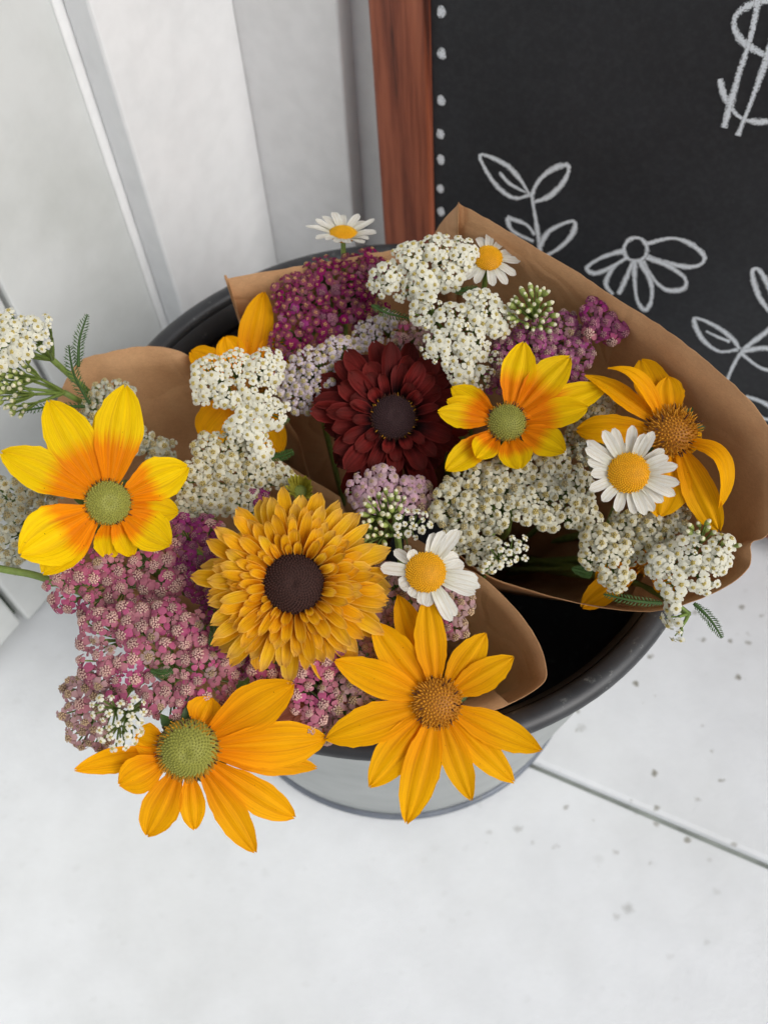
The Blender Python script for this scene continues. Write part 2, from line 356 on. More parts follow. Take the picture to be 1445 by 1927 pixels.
# ------------------------------------------------------------------ left wall of boards with white corner trim
Wp = A0
lw = thing('board_wall', 'grey white wall of upright painted boards left of the bucket', 'wall', tuple(A0+U*.2))
ztop = 1.1
def wallb(name, u0, u1, off, th, z0, mat, bev=.002):
    return boxobj(name, Wp + U*u0 + N*(off-th) + Z*z0, U*(u1-u0), N*th, Z*(ztop-z0), mat, lw, bev)
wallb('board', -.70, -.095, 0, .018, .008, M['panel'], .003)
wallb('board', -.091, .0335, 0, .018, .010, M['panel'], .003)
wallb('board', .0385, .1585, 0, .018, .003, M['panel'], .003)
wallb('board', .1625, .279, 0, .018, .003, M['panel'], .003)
wallb('board', .2805, .330, -.003, .015, .003, M['trim'], .002)
wallb('corner_trim', .288, .4184, .021, .0235, .003, M['trim'], .0025)
wallb('backing_board', -.70, .44, -.019, .02, -.02, M['moss'], 0)
# ------------------------------------------------------------------ back wall
qc = Wp + U*.4145                   # inner corner line on floor
bw = thing('back_wall', 'shaded white painted wall behind the wood framed chalkboard', 'wall', tuple(qc+N*.2))
def backb(name, s0, s1, off, th, z0, mat, bev=.002):   # s along N, off toward camera (-U)
    return boxobj(name, Wp + U*(.4185-off+th) + N*s0 + Z*z0, N*(s1-s0), U*(-th), Z*(ztop-z0), mat, bw, bev)
backb('board', .012, .1105, 0, .018, .003, M['backw'], .002)
backb('backing_board', -.05, 1.6, -.016, .02, .003, M['backw'], 0)

# ------------------------------------------------------------------ chalkboard leaning on the back wall
bd_dir = Vector((math.cos(math.radians(-29)), math.sin(math.radians(-29)), 0))
bn0 = Vector((bd_dir.y, -bd_dir.x, 0))           # toward camera, horizontal
lean = math.radians(5)
bn = (bn0*math.cos(lean) + Z*math.sin(lean)).normalized()
bp = Wp + U*(.4185-.012) + N*.13 + Z*.40         # point on the board face
e0 = hit(690, 0, bp, bn); e1 = hit(722, 455, bp, bn)
BY = (e0-e1).normalized(); BX = BY.cross(bn).normalized()
if BX.dot(bd_dir) < 0: BX = -BX
corner = e1 - BY*((e1.z-.006)/BY.z)
chm = Matrix((BX, BY, bn)).transposed().to_4x4(); chm.translation = corner
cb = thing('chalkboard', 'black chalkboard in a reddish stained wood frame with chalk drawings', 'chalkboard', (0, 0, 0))
cb.matrix_world = chm
chi = chm.inverted()
def loc(px, py): return chi @ hit(px, py, bp, bn)
fw = loc(804, 0).x; fw = (fw + loc(812, 425).x)/2
HB, WB = .80, .62
VX, VY, VZ = Vector((1, 0, 0)), Vector((0, 1, 0)), Vector((0, 0, 1))
def cbox(name, o, ex, ey, ez, mat, bev):
    ob = boxobj(name, Vector(o), ex, ey, ez, mat, None, bev); ob.parent = cb; return ob
cbox('frame_rail', (0, 0, -.018), VX*fw, VY*HB, VZ*.018, M['wood'], .0025)
cbox('frame_rail', (WB-fw, 0, -.018), VX*fw, VY*HB, VZ*.018, M['wood'], .0025)
cbox('frame_rail', (fw+.0004, 0, -.018), VX*(WB-2*fw-.0008), VY*fw, VZ*.0176, M['wood'], .0025)
cbox('frame_rail', (fw+.0004, HB-fw, -.018), VX*(WB-2*fw-.0008), VY*fw, VZ*.0176, M['wood'], .0025)
SZ = -.005
cbox('slate', (fw-.004, fw-.004, -.012), VX*(WB-2*fw+.008), VY*(HB-2*fw+.008), VZ*(.012+SZ), M['slate'], 0)
def stroke(mb, pts, wpx, closed=False):
    q = [loc(*p) for p in pts]; q = [Vector((v.x, v.y, 0)) for v in q]
    q = catmull(q, 5) if len(q) > 2 else [q[0].lerp(q[1], i/6) for i in range(7)]
    wd = wpx*.00029; v = []; f = []; uv = []
    for i, p in enumerate(q):
        t = (q[min(i+1, len(q)-1)]-q[max(i-1, 0)]).normalized(); s = Vector((-t.y, t.x, 0))
        ww = wd/2*random.uniform(.8, 1.05)*(.92+.2*math.sin(i*.5+pts[0][0]))
        for k, kk in ((-1, 1), (0, 0), (1, 1)): v.append(p+s*ww*k+VZ*(SZ+.0006+mb.layer)); uv.append((kk, i*.1))
    for i in range(len(q)-1):
        for k in (0, 1): f.append((i*3+k, i*3+k+1, (i+1)*3+k+1, (i+1)*3+k))
    mb.add(v, f, 0, uv); mb.layer += .00006
def chalkpart(name, strokes, label):
    mb = MB(); mb.layer = 0
    for s_ in strokes: stroke(mb, *s_)
    o = mb.build(name, M['chalk'], None); o.parent = cb; o['label'] = label
for (x, y) in [(825, 28), (826, 107), (825, 195), (824, 258), (825, 306), (824, 361), (825, 404), (826, 445), (824, -40), (826, -110)]:
    mb = MB(); mb.layer = 0; c = loc(x, y); n = 12; r = .0035
    v = [Vector((c.x, c.y, SZ+.0006))] + [Vector((c.x+r*math.cos(k*2*math.pi/n)*random.uniform(.85, 1.05), c.y+1.15*r*math.sin(k*2*math.pi/n)*random.uniform(.85, 1.1), SZ+.0006)) for k in range(n)]
    mb.add(v, [(0, k+1, (k+1) % n+1) for k in range(n)], 0, [(0, 0)]+[(.7, 0)]*n)
    o = mb.build('chalk_dot', M['chalk'], None); o.parent = cb
w1 = 17
chalkpart('chalk_sprig', [
    ([(990, 374), (960, 378), (925, 350), (898, 298), (945, 315), (975, 345), (993, 376)], w1),
    ([(985, 368), (955, 352), (935, 330)], 12),
    ([(995, 376), (1010, 345), (1040, 322), (1065, 318), (1058, 345), (1030, 375), (996, 388)], w1),
    ([(996, 372), (1002, 410), (1010, 460), (1020, 560)], 16),
    ([(1002, 448), (985, 428), (950, 415)], w1), ([(950, 415), (960, 440), (1000, 460)], w1),
    ([(1012, 470), (1030, 440), (1075, 422), (1072, 448), (1045, 475), (1015, 490)], w1)], 'chalk drawing of a leafy sprig')
cx, cy = 1192, 476
chalkpart('chalk_flower', [
    ([(cx+22*math.cos(a), cy+22*math.sin(a)) for a in [k*.55 for k in range(13)]], 15),
    ([(1215, 465), (1260, 455), (1300, 468), (1322, 492), (1305, 508), (1265, 505), (1215, 488)], w1),
    ([(1212, 492), (1250, 505), (1285, 530), (1282, 550), (1250, 552), (1225, 530), (1205, 498)], w1),
    ([(1200, 500), (1220, 535), (1222, 570), (1210, 590), (1195, 570), (1190, 530), (1190, 500)], w1),
    ([(1186, 500), (1172, 535), (1160, 560)], w1), ([(1178, 490), (1150, 510), (1136, 540), (1150, 560)], w1),
    ([(1170, 478), (1130, 490), (1100, 510), (1120, 520), (1165, 498)], w1)], 'chalk drawing of a drooping daisy')
chalkpart('chalk_sprig', [
    ([(1385, 665), (1350, 668), (1318, 645), (1303, 606), (1345, 622), (1375, 645), (1388, 664)], w1),
    ([(1370, 650), (1345, 640), (1325, 630)], 12),
    ([(1450, 600), (1425, 565), (1412, 520), (1425, 515), (1450, 560), (1462, 600)], w1),
    ([(1475, 590), (1440, 630), (1390, 672), (1360, 735), (1340, 800)], 17),
    ([(1395, 668), (1440, 662), (1480, 680)], w1), ([(1392, 672), (1430, 700), (1470, 705)], w1),
    ([(1400, 752), (1435, 765), (1470, 790), (1435, 795), (1400, 770)], w1)], 'chalk drawing of a forked leaf sprig')
chalkpart('dollar_sign', [
    ([(1510, 60), (1480, 15), (1430, 8), (1385, 30), (1378, 60), (1400, 90), (1450, 118), (1495, 150), (1500, 190), (1470, 225), (1430, 236), (1390, 228), (1362, 195), (1350, 155)], 17),
    ([(1428, -25), (1410, 70), (1385, 150), (1358, 247)], 17),
    ([(1475, -30), (1446, 90), (1420, 170), (1384, 262)], 17)], 'white chalk dollar sign')

# ------------------------------------------------------------------ bucket
BC = Vector((.006, .3185, 0)); RR, RB, RZ = .176, .1415, .266
bk = thing('bucket', 'round galvanised metal bucket with charcoal rim and dark inside', 'bucket', tuple(BC))
def lathe(name, prof, mat, n=128, parent=bk, closed=False):
    v = []; f = []
    for r, z in prof:
        for k in range(n):
            a = 2*math.pi*k/n; r_ = r*(1+.0022*math.sin(2*a+.6)+.0012*math.sin(5*a+1)+.0008*math.sin(11*a)) if r > .05 else r
            v.append(BC+Vector((r_*math.cos(a), r_*math.sin(a), z)))
    Lp = len(prof)
    for i in range(Lp-1 if not closed else Lp):
        for k in range(n):
            j = (i+1) % Lp; f.append((i*n+k, i*n+(k+1) % n, j*n+(k+1) % n, j*n+k))
    return obj(name, v, f, mat, parent)
lathe('bucket_wall', [(RB-.002, .006), (RB, .006), (RB+.004, .03), (RB+(RR-RB)*.5, .13), (RB+(RR-RB)*.52, .134), (RB+(RR-RB)*.54, .13+.008), (RR-.001, RZ-.006)], M['zinc'])
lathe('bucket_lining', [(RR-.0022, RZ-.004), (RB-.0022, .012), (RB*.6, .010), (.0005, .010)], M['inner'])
lathe('rim', [(RR+.0005+.0068*math.cos(a), RZ+.0015+.0055*math.sin(a)) for a in [2*math.pi*k/12 for k in range(12)]], M['rim'], closed=True)
lathe('rim_band', [(RR-.0068, RZ+.001), (RR-.0105, RZ-.004), (RR-.0115, RZ-.013), (RR-.0095, RZ-.019), (RR-.0045, RZ-.02)], M['rim'])
lathe('base_ring', [(RB+.0005+.0032*math.cos(a), .0042+.0040*math.sin(a)) for a in [2*math.pi*k/8 for k in range(8)]], M['basering'], closed=True)
mb = MB(); aS = math.radians(-28)
mb.tube([BC+Vector(((RB+(RR-RB)*t-.004)*math.cos(aS), (RB+(RR-RB)*t-.004)*math.sin(aS), .012+t*(RZ-.03))) for t in [i/6 for i in range(7)]], .0016, 6)
mb.build('seam', M['inner'], bk)

# ------------------------------------------------------------------ flowers: shared shapes
ANCH = {'front': Vector((-.03, .275, .0115)), 'back': Vector((-.03, .395, .0115)), 'right': Vector((.085, .385, .0115))}
def stem_path(p, n, which, reach=.05, rad=.145):
    a = ANCH[which] + Vector((random.uniform(-.018, .018), random.uniform(-.018, .018), 0))
    m = p - n*reach
    c = Vector((BC.x, BC.y, 0)); zt = min(m.z, .30)
    d = Vector((m.x, m.y, 0))-c
    lim = rad if m.z < .33 else rad+.008
    if d.length > lim: d = d.normalized()*lim
    k = c + d*.97; k.z = min(zt, .262)-.004
    if (k-p).length < .02: k = p.lerp(a, .25)
    mid = k.lerp(a, .5); mid.z = k.z*.5
    return catmull([p, p.lerp(k, .5) - n*.008, k, mid, a], 5)
def stem(parent, p, n, which, r=.0022, mat='stem', reach=.05):
    pts = stem_path(p, n, which, reach); mb = MB()
    mb.tube(pts, [r*(1+.25*i/len(pts)) for i in range(len(pts))], 7); return mb.build('stem', M[mat], parent)
PROF = {
 'oval':  [(0, .26), (.15, .50), (.35, .84), (.52, 1.0), (.66, .96), (.8, .76), (.91, .48), (.975, .24), (1, .08)],
 'wide':  [(0, .30), (.12, .46), (.3, .78), (.5, .98), (.62, 1.0), (.78, .88), (.9, .62), (.97, .34), (1, .12)],
 'point': [(0, .34), (.12, .55), (.3, .88), (.45, 1.0), (.6, .95), (.75, .78), (.88, .50), (.96, .25), (1, .06)],
 'strap': [(0, .45), (.15, .75), (.35, .95), (.6, 1.0), (.8, .95), (.92, .75), (.98, .45), (1, .2)],
 'dbl':   [(0, .36), (.2, .66), (.45, .95), (.65, 1.0), (.82, .94), (.93, .70), (.98, .42), (1, .16)]}
def prof(k, t):
    q = PROF[k]
    for (a, x), (b, y) in zip(q, q[1:]):
        if t <= b: s = (t-a)/(b-a); return x+(y-x)*s
    return q[-1][1]
def petal(parent, base, tip, n, width, mat, kind='wide', arch=.08, cup=.12, nu=14, ns=8, rib=.045, notch=.03, twist=0, wav=.03, name='petal', bend=None):
    d = tip-base; Lg = d.length; d0 = d/Lg
    mid = (base+tip)/2 + n*arch*Lg
    if bend is not None: mid = bend
    pts = bez(base, mid, tip, nu); v = []; f = []; uv = []
    ph = random.uniform(0, 6.28); tw0 = twist; asym = random.uniform(-.06, .06); curl = random.uniform(-.45, .5)
    for i, p in enumerate(pts):
        t = i/nu; tg = (pts[min(i+1, nu)]-pts[max(i-1, 0)]).normalized()
        side = n.cross(tg).normalized(); nn = tg.cross(side).normalized()
        if twist:
            a = twist*t; side, nn = side*math.cos(a)+nn*math.sin(a), nn*math.cos(a)-side*math.sin(a)
        wd = prof(kind, t)*width/2
        for k in range(ns+1):
            s = -1+2*k/ns
            h = cup*wd*(s*s-.35)*(1-.3*t)
            h += rib*width*(-math.exp(-((s-.36)/.16)**2)-math.exp(-((s+.36)/.16)**2) + .7*math.exp(-(s/.14)**2))*min(1, 4*t)*(1-.5*t)
            h += wav*width*math.sin(ph+7*t+2.2*s)*abs(s)**1.5
            back = 0
            if t > .93: back = -notch*Lg*(math.exp(-(s/.25)**2))*(t-.93)/.07 + notch*.3*Lg*random.uniform(-1, 1)*(t > .99)
            nick = 1 + (random.uniform(-.05, .03) if k in (0, ns) else 0)
            v.append(p + side*(s*wd*nick*(1+asym*s)) + nn*(h + curl*Lg*max(0, t-.6)**2) + tg*back); uv.append(((s+1)/2, t))
    m = ns+1
    for i in range(nu):
        for k in range(ns): f.append((i*m+k, i*m+k+1, (i+1)*m+k+1, (i+1)*m+k))
    return obj(name, v, f, mat, parent, uv)
def basis(n):
    a = n.cross(CD).normalized(); 
    if a.dot(CR) < 0: a = -a
    return a, n.cross(a).normalized()
def dome_disc(parent, c, n, r, hgt, mdisc, mbump, nb=220, bs=1.0, spikes=None, dimple=0, name='disc'):
    a, b = basis(n); v = []; f = []; rings = 9; seg = 28
    def pt(rr, an):
        q = rr
        z = hgt*(1-q**2.4) - dimple*math.exp(-(q/.16)**2)
        return c + (a*math.cos(an)+b*math.sin(an))*(r*q) + n*z
    v.append(pt(0, 0))
    for i in range(1, rings+1):
        for k in range(seg): v.append(pt(i/rings, 2*math.pi*k/seg))
    f += [(0, 1+k, 1+(k+1) % seg) for k in range(seg)]
    for i in range(rings-1):
        for k in range(seg): f.append((1+i*seg+k, 1+(i+1)*seg+k, 1+(i+1)*seg+(k+1) % seg, 1+i*seg+(k+1) % seg))
    # skirt
    base = len(v)
    for k in range(seg): v.append(c + (a*math.cos(2*math.pi*k/seg)+b*math.sin(2*math.pi*k/seg))*r*.8 - n*r*.3)
    for k in range(seg): f.append((1+(rings-1)*seg+k, base+k, base+(k+1) % seg, 1+(rings-1)*seg+(k+1) % seg))
    d = obj(name, v, f, mdisc, parent)
    mb = MB(); ga = 2.399963
    for k in range(nb):
        q = math.sqrt((k+.5)/nb); an = k*ga
        p = pt(q, an); p2 = pt(min(1, q+.03), an); p0 = pt(max(0, q-.03), an)
        tg = (p2-p0).normalized(); sd_ = (a*-math.sin(an)+b*math.cos(an)); nn = sd_.cross(tg).normalized()
        if nn.dot(n) < 0: nn = -nn
        s = r*1.35/math.sqrt(nb)*bs*(.7+.3*q); hh = s*1.1
        mi = 0
        if spikes and q > spikes[0]:
            hh = spikes[1]*r*random.uniform(.7, 1.2); s *= .62; mi = 1
            if len(spikes) > 2 and random.random() < spikes[2]: mi = 2
            nn = (nn + Vector([random.uniform(-.25, .25) for _ in range(3)])).normalized()
        x = nn.orthogonal().normalized(); y = nn.cross(x)
        vv = []
        for (rs, hz) in ((.62, -.1), (.58, .45), (.30, 1.0)):
            for j in range(5): vv.append(p + (x*math.cos(j*1.2566)+y*math.sin(j*1.2566))*s*rs + nn*hh*hz)
        ff = [(i*5+j, i*5+(j+1) % 5, (i+1)*5+(j+1) % 5, (i+1)*5+j) for i in (0, 1) for j in range(5)] + [(10, 11, 12, 13, 14)]
        mb.add(vv, ff, mi)
    o = mb.build('disc_florets', [mbump] if not spikes else [mbump, M[spikes[3]], M[spikes[4]]], d, 'stuff')
    return d
def flower(name, label, cat, px, py, z, tilt, rpx, which, group=None, stemr=.0024):
    c = P(px, py, z); v = (CAM-c).normalized(); n = (v + CR*tilt[0] - CD*tilt[1]).normalized()
    t = thing(name, label, cat, tuple(c-n*.004), group)
    stem(t, c-n*.002, n, which, stemr)
    return t, c, n, mm(rpx, c)
def sepals(t, c, n, r, k=9, ln=.4):
    a, b = basis(n)
    for i in range(k):
        an = i*2*math.pi/k+.2; d = a*math.cos(an)+b*math.sin(an)
        petal(t, c-n*.0035+d*r*.3, c-n*.006+d*(r*(1+ln)), n, r*.5, M['leaf'], 'point', .05, .1, 5, 3, name='sepal')
def tips_petals(t, c, n, r, tips, mat, kind, arch=.06, inset=.75, cup=.12, rib=.075, nu=16, ns=12, notch=.03, step=.0007):
    for i, q in enumerate(tips):
        tx, ty, wpx = q[:3]; off = q[3] if len(q) > 3 else 0.0; opt = q[4] if len(q) > 4 else {}
        lay = -.0015 + i*step*0 + (i % 3)*.0006
        tp = hit(tx, ty, c + n*(off), n)
        d = (tp-c); d -= n*d.dot(n); d.normalize()
        b = c + d*r*inset + n*(lay)
        kw = dict(kind=kind, arch=arch+random.uniform(-.02, .02), cup=cup, rib=rib, nu=nu, ns=ns, notch=notch); kw.update({k: v for k, v in opt.items() if k not in ('via', 'mat')})
        if 'via' in opt:
            vx, vy, vo = opt['via']; kw['bend'] = hit(vx, vy, c+n*vo, n)
        petal(t, b, tp, n, mm(wpx, (tp+c)/2), opt.get('mat', mat), **kw)

# ------------------------------------------------------------------ coneflowers
G_RUD = 'yellow coneflowers'
t, c, n, r = flower('coneflower', 'large yellow coneflower with orange petal bases and pale green cone beside feathery leaf', 'flower', 204, 946, .378, (.12, .10), 43, 'front')
tips_petals(t, c, n, r, [(188, 765, 42, -.008), (335, 964, 62, -.004), (237, 724, 92, .004), (92, 752, 92, .003), (1, 850, 84, .002), (80, 1080, 74, -.008), (205, 1052, 60, -.01), (250, 1048, 50, -.006),
    (38, 1044, 118, .002), (322, 1026, 80, .003), (354, 878, 84, .004)], M['bicolor'], 'oval', .08, .7, .18)
dome_disc(t, c, n, r, r*.62, M['cone_g'], M['cone_g'], 300, 1.0, (.90, .16, .3, 'spike_y', 'spike_br'), r*.12); sepals(t, c, n, r)

t, c, n, r = flower('coneflower', 'small yellow coneflower with orange petal bases beside the dark red bloom', 'flower', 953, 795, .372, (.05, .25), 37, 'right')
tips_petals(t, c, n, r, [(850, 730, 52, -.004), (841, 755, 46, 0), (823, 776, 50, .006), (985, 645, 68, .006), (1073, 670, 70, .004), (1139, 731, 60, -.002), (1107, 766, 60, .006),
    (1063, 850, 64, .004), (838, 885, 56, .005), (895, 862, 54, .008), (978, 885, 66, .008)], M['bicolor2'], 'oval', .05, .75, .26)
dome_disc(t, c, n, r, r*.55, M['cone_g'], M['cone_g'], 260, 1.0, (.86, .20, .5, 'spike_y', 'spike_br')); sepals(t, c, n, r)

t, c, n, r = flower('coneflower', 'all yellow coneflower with orange brown cone hanging over the front bucket rim', 'flower', 822, 1322, .345, (.02, -.06), 46, 'front')
tips_petals(t, c, n, r, [(750, 1122, 64, -.010, {'mat': M['golddeep']}), (757, 1400, 40, -.008), (803, 1122, 62, .002), (914, 1191, 62, .002), (966, 1236, 62, .003), (1016, 1411, 66, 0), (968, 1473, 60, -.003), (886, 1504, 58, 0),
    (764, 1553, 74, 0), (696, 1480, 76, -.002), (611, 1392, 78, 0), (632, 1243, 68, .002), (702, 1172, 72, 0)], M['gold'], 'point', .07, .7, .14)
dome_disc(t, c, n, r, r*.5, M['cone_or'], M['spike_or'], 190, 1.0, (.62, .24, .18, 'spike_or', 'spike_br')); sepals(t, c, n, r)

t, c, n, r = flower('coneflower', 'deep golden coneflower with large olive green cone beside the small white yarrow cluster', 'flower', 354, 1410, .340, (-.10, -.28), 58, 'front')
tips_petals(t, c, n, r, [(398, 1312, 76, -.006), (255, 1385, 66, -.004), (592, 1441, 52, -.010), (145, 1445, 52, -.006, {'via': (240, 1425, -.004)}), (553, 1284, 92, .004), (614, 1388, 94, 0), (557, 1543, 66, -.002), (480, 1599, 60, 0),
    (367, 1562, 50, 0), (277, 1573, 74, 0), (223, 1478, 74, .002)], M['golddeep'], 'oval', .09, .75, .18)
dome_disc(t, c, n, r, r*.62, M['cone_g'], M['cone_g'], 380, 1.0, (.78, .15, .25, 'spike_y', 'spike_br'), r*.14); sepals(t, c, n, r)

t, c, n, r = flower('coneflower', 'curling yellow coneflower with rough orange cone inside the right paper wrap', 'flower', 1264, 812, .372, (.10, .22), 46, 'right')
tips_petals(t, c, n, r, [(1315, 838, 46, -.004), (1205, 676, 66, -.004), (1255, 712, 56, 0), (1104, 698, 46, .006, {'twist': .8}), (1146, 683, 40, .012, {'via': (1222, 700, .014), 'twist': 1.0}), (1082, 806, 58, -.002),
    (1362, 958, 42, .002, {'via': (1395, 820, .016), 'twist': -.9}), (1240, 972, 88, -.004), (1350, 1002, 62, -.002, {'twist': .4})], M['gold'], 'wide', .10, .6, .14)
dome_disc(t, c, n, r, r*.55, M['cone_or'], M['spike_or'], 200, 1.0, (.5, .30, .14, 'spike_or', 'spike_br')); sepals(t, c, n, r)

t, c, n, r = flower('coneflower', 'yellow coneflower mostly hidden behind a flat white yarrow cluster by the back rim', 'flower', 462, 725, .322, (0, .2), 38, 'back')
tips_petals(t, c, n, r, [(497, 546, 66, .004, {'kind': 'point'}), (358, 660, 56, 0), (424, 634, 58, .002), (381, 828, 80, 0), (531, 850, 58, 0), (545, 640, 66, 0)], M['golddeep'], 'wide', .06, .7, .2)
dome_disc(t, c, n, r, r*.5, M['cone_or'], M['spike_or'], 90, 1.0, (.6, .2, .2, 'spike_or', 'spike_br'))

t, c, n, r = flower('coneflower', 'drooping orange yellow coneflower under white yarrow at the paper edge', 'flower', 1222, 1050, .300, (0, .1), 34, 'right')
tips_petals(t, c, n, r, [(1095, 1143, 52, .002), (1120, 1090, 50, 0), (1270, 1120, 52, 0), (1230, 1040, 50, 0), (1180, 1030, 50, 0)], M['golddeep'], 'wide', .12, .6, .2)
dome_disc(t, c, n, r, r*.5, M['cone_or'], M['spike_or'], 90, 1.0, (.6, .2, .2, 'spike_or', 'spike_br'))

t, c, n, r = flower('coneflower', 'withered reddish brown coneflower tucked below pink yarrow at the front rim', 'flower', 610, 1325, .300, (0, -.1), 34, 'front')
tips_petals(t, c, n, r, [(517, 1362, 44), (556, 1376, 40), (640, 1394, 44), (675, 1397, 40), (705, 1398, 40), (585, 1395, 40), (700, 1340, 40), (530, 1310, 40)], M['wither'], 'wide', .05, .6, .2)
dome_disc(t, c, n, r, r*.5, M['cone_br'], M['cone_br'], 90)

def double(label, px, py, z, tilt, discpx, rows, mat, mcone, which, sp, bumps=320, inner=None):
    t, c, n, r = flower('double_coneflower', label, 'flower', px, py, z, tilt, discpx, which, None, .003)
    a, b = basis(n)
    for ri, (k, rad, wid, lift, curl, lay) in enumerate(rows):
        for i in range(k):
            an = (i+random.uniform(-.4, .4))*2*math.pi/k + ri*1.7
            d = a*math.cos(an)+b*math.sin(an)
            R_ = mm(rad, c)*random.uniform(.80, 1.10)
            bs = c + d*r*(.93 if lay >= 0 else .8) + n*(lay*.001-.002)
            tp = c + d*R_ + n*((R_-r)*lift*random.uniform(.7, 1.3) + lay*.001)
            rx = random.uniform(-1, 1)*.03; tp += d.cross(n)*R_*rx
            nb = (n*1.0 - d*lift*.6).normalized()
            petal(t, bs, tp, nb, mm(wid, c)*random.uniform(.8, 1.2), (inner if (inner and (ri >= 3) != (random.random() < .25)) else mat), 'dbl', curl+random.uniform(-.09, .09), .55, 9, 6, .07, .05, random.uniform(-.6, .6), .05)
    dome_disc(t, c, n, r, r*.5, M[mcone], M[mcone], bumps, 1.0, sp, r*.10); sepals(t, c, n, r*1.2)
double('golden double coneflower with shaggy petal rows and dark brown cone', 553, 1098, .376, (.02, .03), 58,
    [(15, 186, 48, -.20, .12, -7), (28, 180, 33, .0, .12, -4), (34, 168, 28, .10, .14, -2), (34, 148, 25, .26, .16, -.5), (30, 126, 23, .46, .18, .6), (26, 104, 20, .72, .22, 1.3), (18, 84, 16, 1.0, .35, 1.8)],
    M['double'], 'cone_br', 'front', (.92, .12, .6, 'spike_br', 'spike_br'), 420, M['double_in'])
double('dark red double coneflower with dusky maroon cone in the middle of the bouquet', 740, 785, .352, (.06, .16), 43,
    [(15, 158, 50, -.22, .14, -6), (18, 148, 42, -.04, .16, -3.4), (18, 130, 36, .14, .18, -1.4), (16, 106, 30, .36, .26, .3), (11, 80, 23, .65, .4, 1.2)],
    M['red'], 'cone_rd', 'back', (.9, .14, .3, 'spike_br', 'spike_y'), 380)

# ------------------------------------------------------------------ daisies
def daisy(label, px, py, z, tilt, discpx, tips=None, ring=None, which='right', wpx=21):
    t, c, n, r = flower('daisy', label, 'flower', px, py, z, tilt, discpx, which, None, .0014)
    a, b = basis(n)
    if tips: tips_petals(t, c, n, r, tips, M['white'], 'strap', .06, .7, .25, .06, 8, 5, .03)
    else:
        k, rad, lift = ring
        for i in range(k):
            an = (i+random.uniform(-.25, .25))*2*math.pi/k; d = a*math.cos(an)+b*math.sin(an); R_ = mm(rad, c)*random.uniform(.85, 1.1)
            petal(t, c+d*r*.7, c+d*R_+n*(R_-r)*lift*random.uniform(.4, 1.4), n, mm(wpx, c), M['white'], 'strap', .07, .25, 7, 4, .06)
    dome_disc(t, c, n, r, r*.42, M['daisy_disc'], M['daisy_flo'], 300, 1.0)
    return t
daisy('white daisy with yellow centre in front of the curling yellow coneflower', 1182, 890, .388, (0, .05), 38,
    [(x, y, 21, random.uniform(-.001, .003)) for x, y in [(1104, 829), (1101, 843), (1105, 867), (1111, 891), (1109, 922), (1133, 943), (1160, 963), (1194, 967), (1214, 969), (1230, 962), (1247, 945), (1270, 932), (1278, 910), (1274, 876), (1257, 860), (1249, 846), (1229, 812), (1213, 816), (1190, 800), (1154, 806), (1135, 810)]])
daisy('white daisy with ragged folded petals beside the golden double coneflower', 801, 1077, .374, (.05, .05), 38,
    [(862, 997, 28, .003), (834, 999, 24, .002), (818, 1002, 24, 0), (770, 1036, 22, .002), (742, 1035, 20, -.004), (716, 1068, 26, -.002), (752, 1104, 30, -.002, {'arch': .2}), (775, 1124, 28, -.002, {'arch': .2}),
     (795, 1138, 26, -.004, {'arch': .2}), (806, 1142, 22, -.004), (836, 1140, 22, -.003), (848, 1168, 24, -.005), (860, 1160, 22, -.006), (893, 1116, 26, -.001), (903, 1104, 24, 0), (900, 1090, 26, 0), (872, 1062, 28, -.002), (862, 1045, 28, -.002)], which='front')
daisy('small white daisy standing tall above the back bucket rim', 646, 440, .372, (.05, 1.35), 27, None, (17, 66, .28), 'back', 17)
daisy('white daisy with drooping petals half hidden by white yarrow', 918, 486, .388, (.1, .6), 27, None, (13, 62, -.25), 'right', 17)

